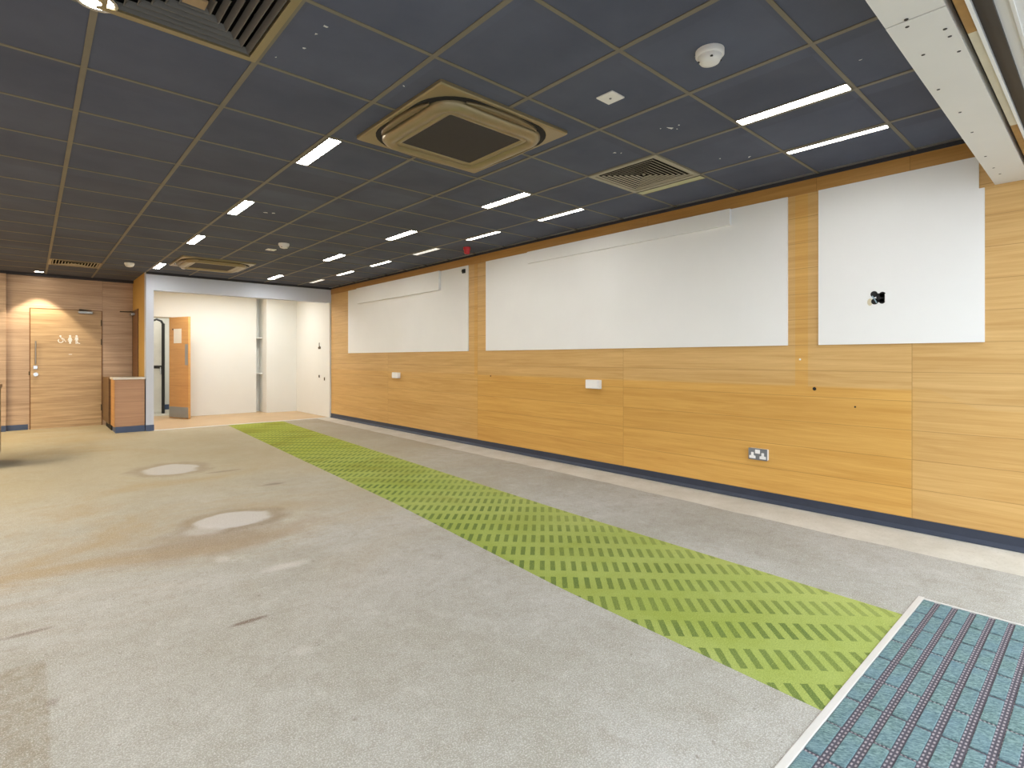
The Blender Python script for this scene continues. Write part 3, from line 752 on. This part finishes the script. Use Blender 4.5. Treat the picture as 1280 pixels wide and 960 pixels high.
flat([(.352, 1.472), (.372, 1.472), (.374, 1.432), (.404, 1.432), (.425, 1.392), (.438, 1.396), (.436, 1.404), (.426, 1.402), (.408, 1.446), (.374, 1.446), (.372, 1.452), (.396, 1.452), (.396, 1.460), (.374, 1.460)][::-1], wc)
tag(wc.build('wheelchair_sign', M['plastic'], d1), 'white wheelchair user pictogram')
wo = MB(); dsc(.483, 1.492, .015, wo)
flat([(.470, 1.474), (.496, 1.474), (.514, 1.425), (.506, 1.420), (.497, 1.440), (.509, 1.400), (.496, 1.400), (.496, 1.366), (.470, 1.366), (.470, 1.400), (.457, 1.400), (.469, 1.440), (.460, 1.420), (.452, 1.425)], wo)
tag(wo.build('woman_sign', M['plastic'], d1), 'white woman pictogram')
ma = MB(); dsc(.566, 1.492, .015, ma)
flat([(.548, 1.474), (.584, 1.474), (.590, 1.425), (.582, 1.425), (.579, 1.45), (.579, 1.366), (.568, 1.366), (.568, 1.415), (.564, 1.415), (.564, 1.366), (.553, 1.366), (.553, 1.45), (.550, 1.425), (.542, 1.425)], ma)
dsc(.580, 1.388, .009, ma); flat([(.586, 1.366), (.612, 1.366), (.612, 1.376), (.586, 1.384)], ma)
tag(ma.build('man_and_baby_sign', M['plastic'], d1), 'white man and baby changing pictogram')
tag(MB().box(.466, .508, -.0060, -.0035, 1.186, 1.196).build('small_label', M['plastic'], d1), 'small white label')

# brown side door in the ochre wall
d2 = thing('door_2', 'brown side door in the ochre return wall with steel closer', 'door', (1.33, 0, 0)); d2['kind'] = 'structure'
MB().bevbox(-0.006, 0.03, 10.76, 11.36, 0.0, 1.925, .002).build('leaf', M['door_brown'], d2)
MB().box(-0.012, 0.03, 10.735, 10.76, 0, 1.945).box(-0.012, 0.03, 11.36, 11.385, 0, 1.945).box(-0.012, 0.03, 10.76, 11.36, 1.925, 1.945).build('door_frame', M['cab_dark'], d2)
MB().bevbox(-0.06, -0.005, 11.10, 11.30, 1.855, 1.90, .006).build('door_closer', M['steel'], d2)
MB().tube([(-0.04, 11.12, 1.91), (-0.20, 11.2, 1.915), (-0.03, 11.32, 1.93)], .008).build('closer_arm', M['black'], d2)

# ------------------------------------------------------------------ low cabinet beside the frame, dark unit behind it
cb = thing('low_cabinet', 'low pinkish veneer cabinet with pale top against the frame post', 'cabinet', (0.93, YF, CZ))
MB().bevbox(0.012, 0.385, 0.006, 0.40, 0.092, 0.80, .003).build('front_panel', M['cab'], cb)
MB().bevbox(0.0, 0.012, 0.0, 0.42, 0.092, 0.80, .002).build('side_panel', M['cab_side'], cb)
MB().bevbox(-0.012, 0.392, -0.012, 0.43, 0.80, 0.832, .004).build('worktop', M['counter_top'], cb)
MB().box(0.020, 0.387, 0.004, 0.40, 0.0, 0.092).build('plinth', M['navy_far'], cb)
du = thing('low_cabinet', 'dark brown low unit behind the pinkish cabinet', 'cabinet', (0.94, YF + 0.45, CZ))
MB().bevbox(-0.035, 0.37, 0.0, 0.90, 0.10, 0.815, .003).build('carcass', M['cab_dark'], du)
MB().box(0.0, 0.365, 0.01, 0.80, 0.0, 0.10).build('plinth', M['dark'], du)

# the end of a counter at the left edge
ct = thing('service_counter', 'brown counter end just showing at the left edge of the view', 'counter', (-0.245, 7.9, CZ))
MB().bevbox(-0.7, 0.0, -0.35, 0.35, 0.09, 0.80, .003).build('body', M['cab_dark'], ct)
MB().bevbox(-0.72, 0.012, -0.37, 0.37, 0.80, 0.835, .004).build('worktop', M['cab_dark'], ct)
MB().box(-0.68, -0.03, -0.32, 0.32, 0.0, 0.09).build('plinth', M['dark'], ct)

# ------------------------------------------------------------------ back room: open oak door, doorway lining, shelves, marks
d3 = thing('door_3', 'open oak door with paper notice and steel push plate in the white back room', 'door', (2.0, YB - 0.01, 0)); d3['kind'] = 'structure'
ang = math.atan2(-0.53, 0.215); L = 0.572
d3.rotation_euler = (0, 0, ang)          # local x runs along the leaf, local -y faces the shop
MB().bevbox(0, L, -0.044, 0, 0.008, 1.90, .002).build('leaf', M['door_oak'], d3)
tag(MB().bevbox(0.001, L - 0.001, -0.0475, -0.043, 0.02, 0.22, .001).build('kick_plate', M['steel'], d3), 'brushed steel kick plate')
tag(MB().bevbox(L - 0.095, L - 0.015, -0.0475, -0.043, 1.0, 1.39, .001).build('push_plate', M['steel'], d3), 'brushed steel push plate')
tag(MB().bevbox(0.14, 0.37, -0.0465, -0.043, 1.41, 1.68, .0005).build('paper_notice', M['paper'], d3), 'blank white paper notice')
MB().bevbox(0.10, 0.13, -0.049, -0.043, 1.66, 1.685, .001).build('viewer', M['black'], d3)
struct(MB().box(1.985, 2.0, YB - 0.012, YB + 0.13, 0, 1.91).box(1.40, 2.0, YB - 0.012, YB + 0.13, 1.89, 1.91).build('trim_15', M['vent']), 'lining around the back room doorway', 'trim')

gd = thing('door_4', 'dark framed glass door in the corridor beyond the doorway', 'door', (1.82, 13.1, 0), rz=-0.35); gd['kind'] = 'structure'
fm = MB()
fm.box(-.02, .02, -.025, .025, 0.03, 1.86); fm.box(.20, .25, -.025, .025, 0.0, 1.84)
fm.tube([(0, 0, 1.82), (.03, 0, 1.89), (.11, 0, 1.925), (.19, 0, 1.89), (.225, 0, 1.82)], .022)
fm.box(0, .22, -.02, .02, 0.92, 0.98)
fm.build('frame', M['black'], gd)
MB().box(.02, .20, -.004, .004, 0.04, 1.86).build('glass', M['glass'], gd)
MB().tube([(.19, -.06, .80), (.19, -.06, .95)], .012).build('handle', M['chrome'], gd)

for zz, lb in ((1.545, 'upper white shelf in the narrow niche of the back room'), (0.80, 'lower white shelf in the narrow niche of the back room')):
    tag(MB().box(3.521, 3.644, YB + 0.005, YB + 0.238, zz, zz + 0.022).build('niche_shelf', M['white_wall']), lb, 'shelf', 'niche shelves')
mk = MB().prism([(10.40, 1.31), (10.52, 1.31), (10.53, 1.345), (10.49, 1.36), (10.49, 1.43), (10.46, 1.44), (10.455, 1.37), (10.40, 1.35)], RX - 0.003, RX + 0.001, 'x')
tag(mk.build('wall_damage', M['brown']), 'dark brown torn patch on the back room side wall', 'wall mark')
tag(MB().bevbox(RX - 0.012, RX, 10.45, 10.49, 0.75, 0.80, .003).build('wall_fixing', M['brown']), 'small dark fixing left of two low on the back room side wall', 'fixing')
tag(MB().bevbox(RX - 0.012, RX, 10.20, 10.225, 0.70, 0.76, .003).build('wall_fixing', M['brown']), 'small dark fixing right of two low on the back room side wall', 'fixing')
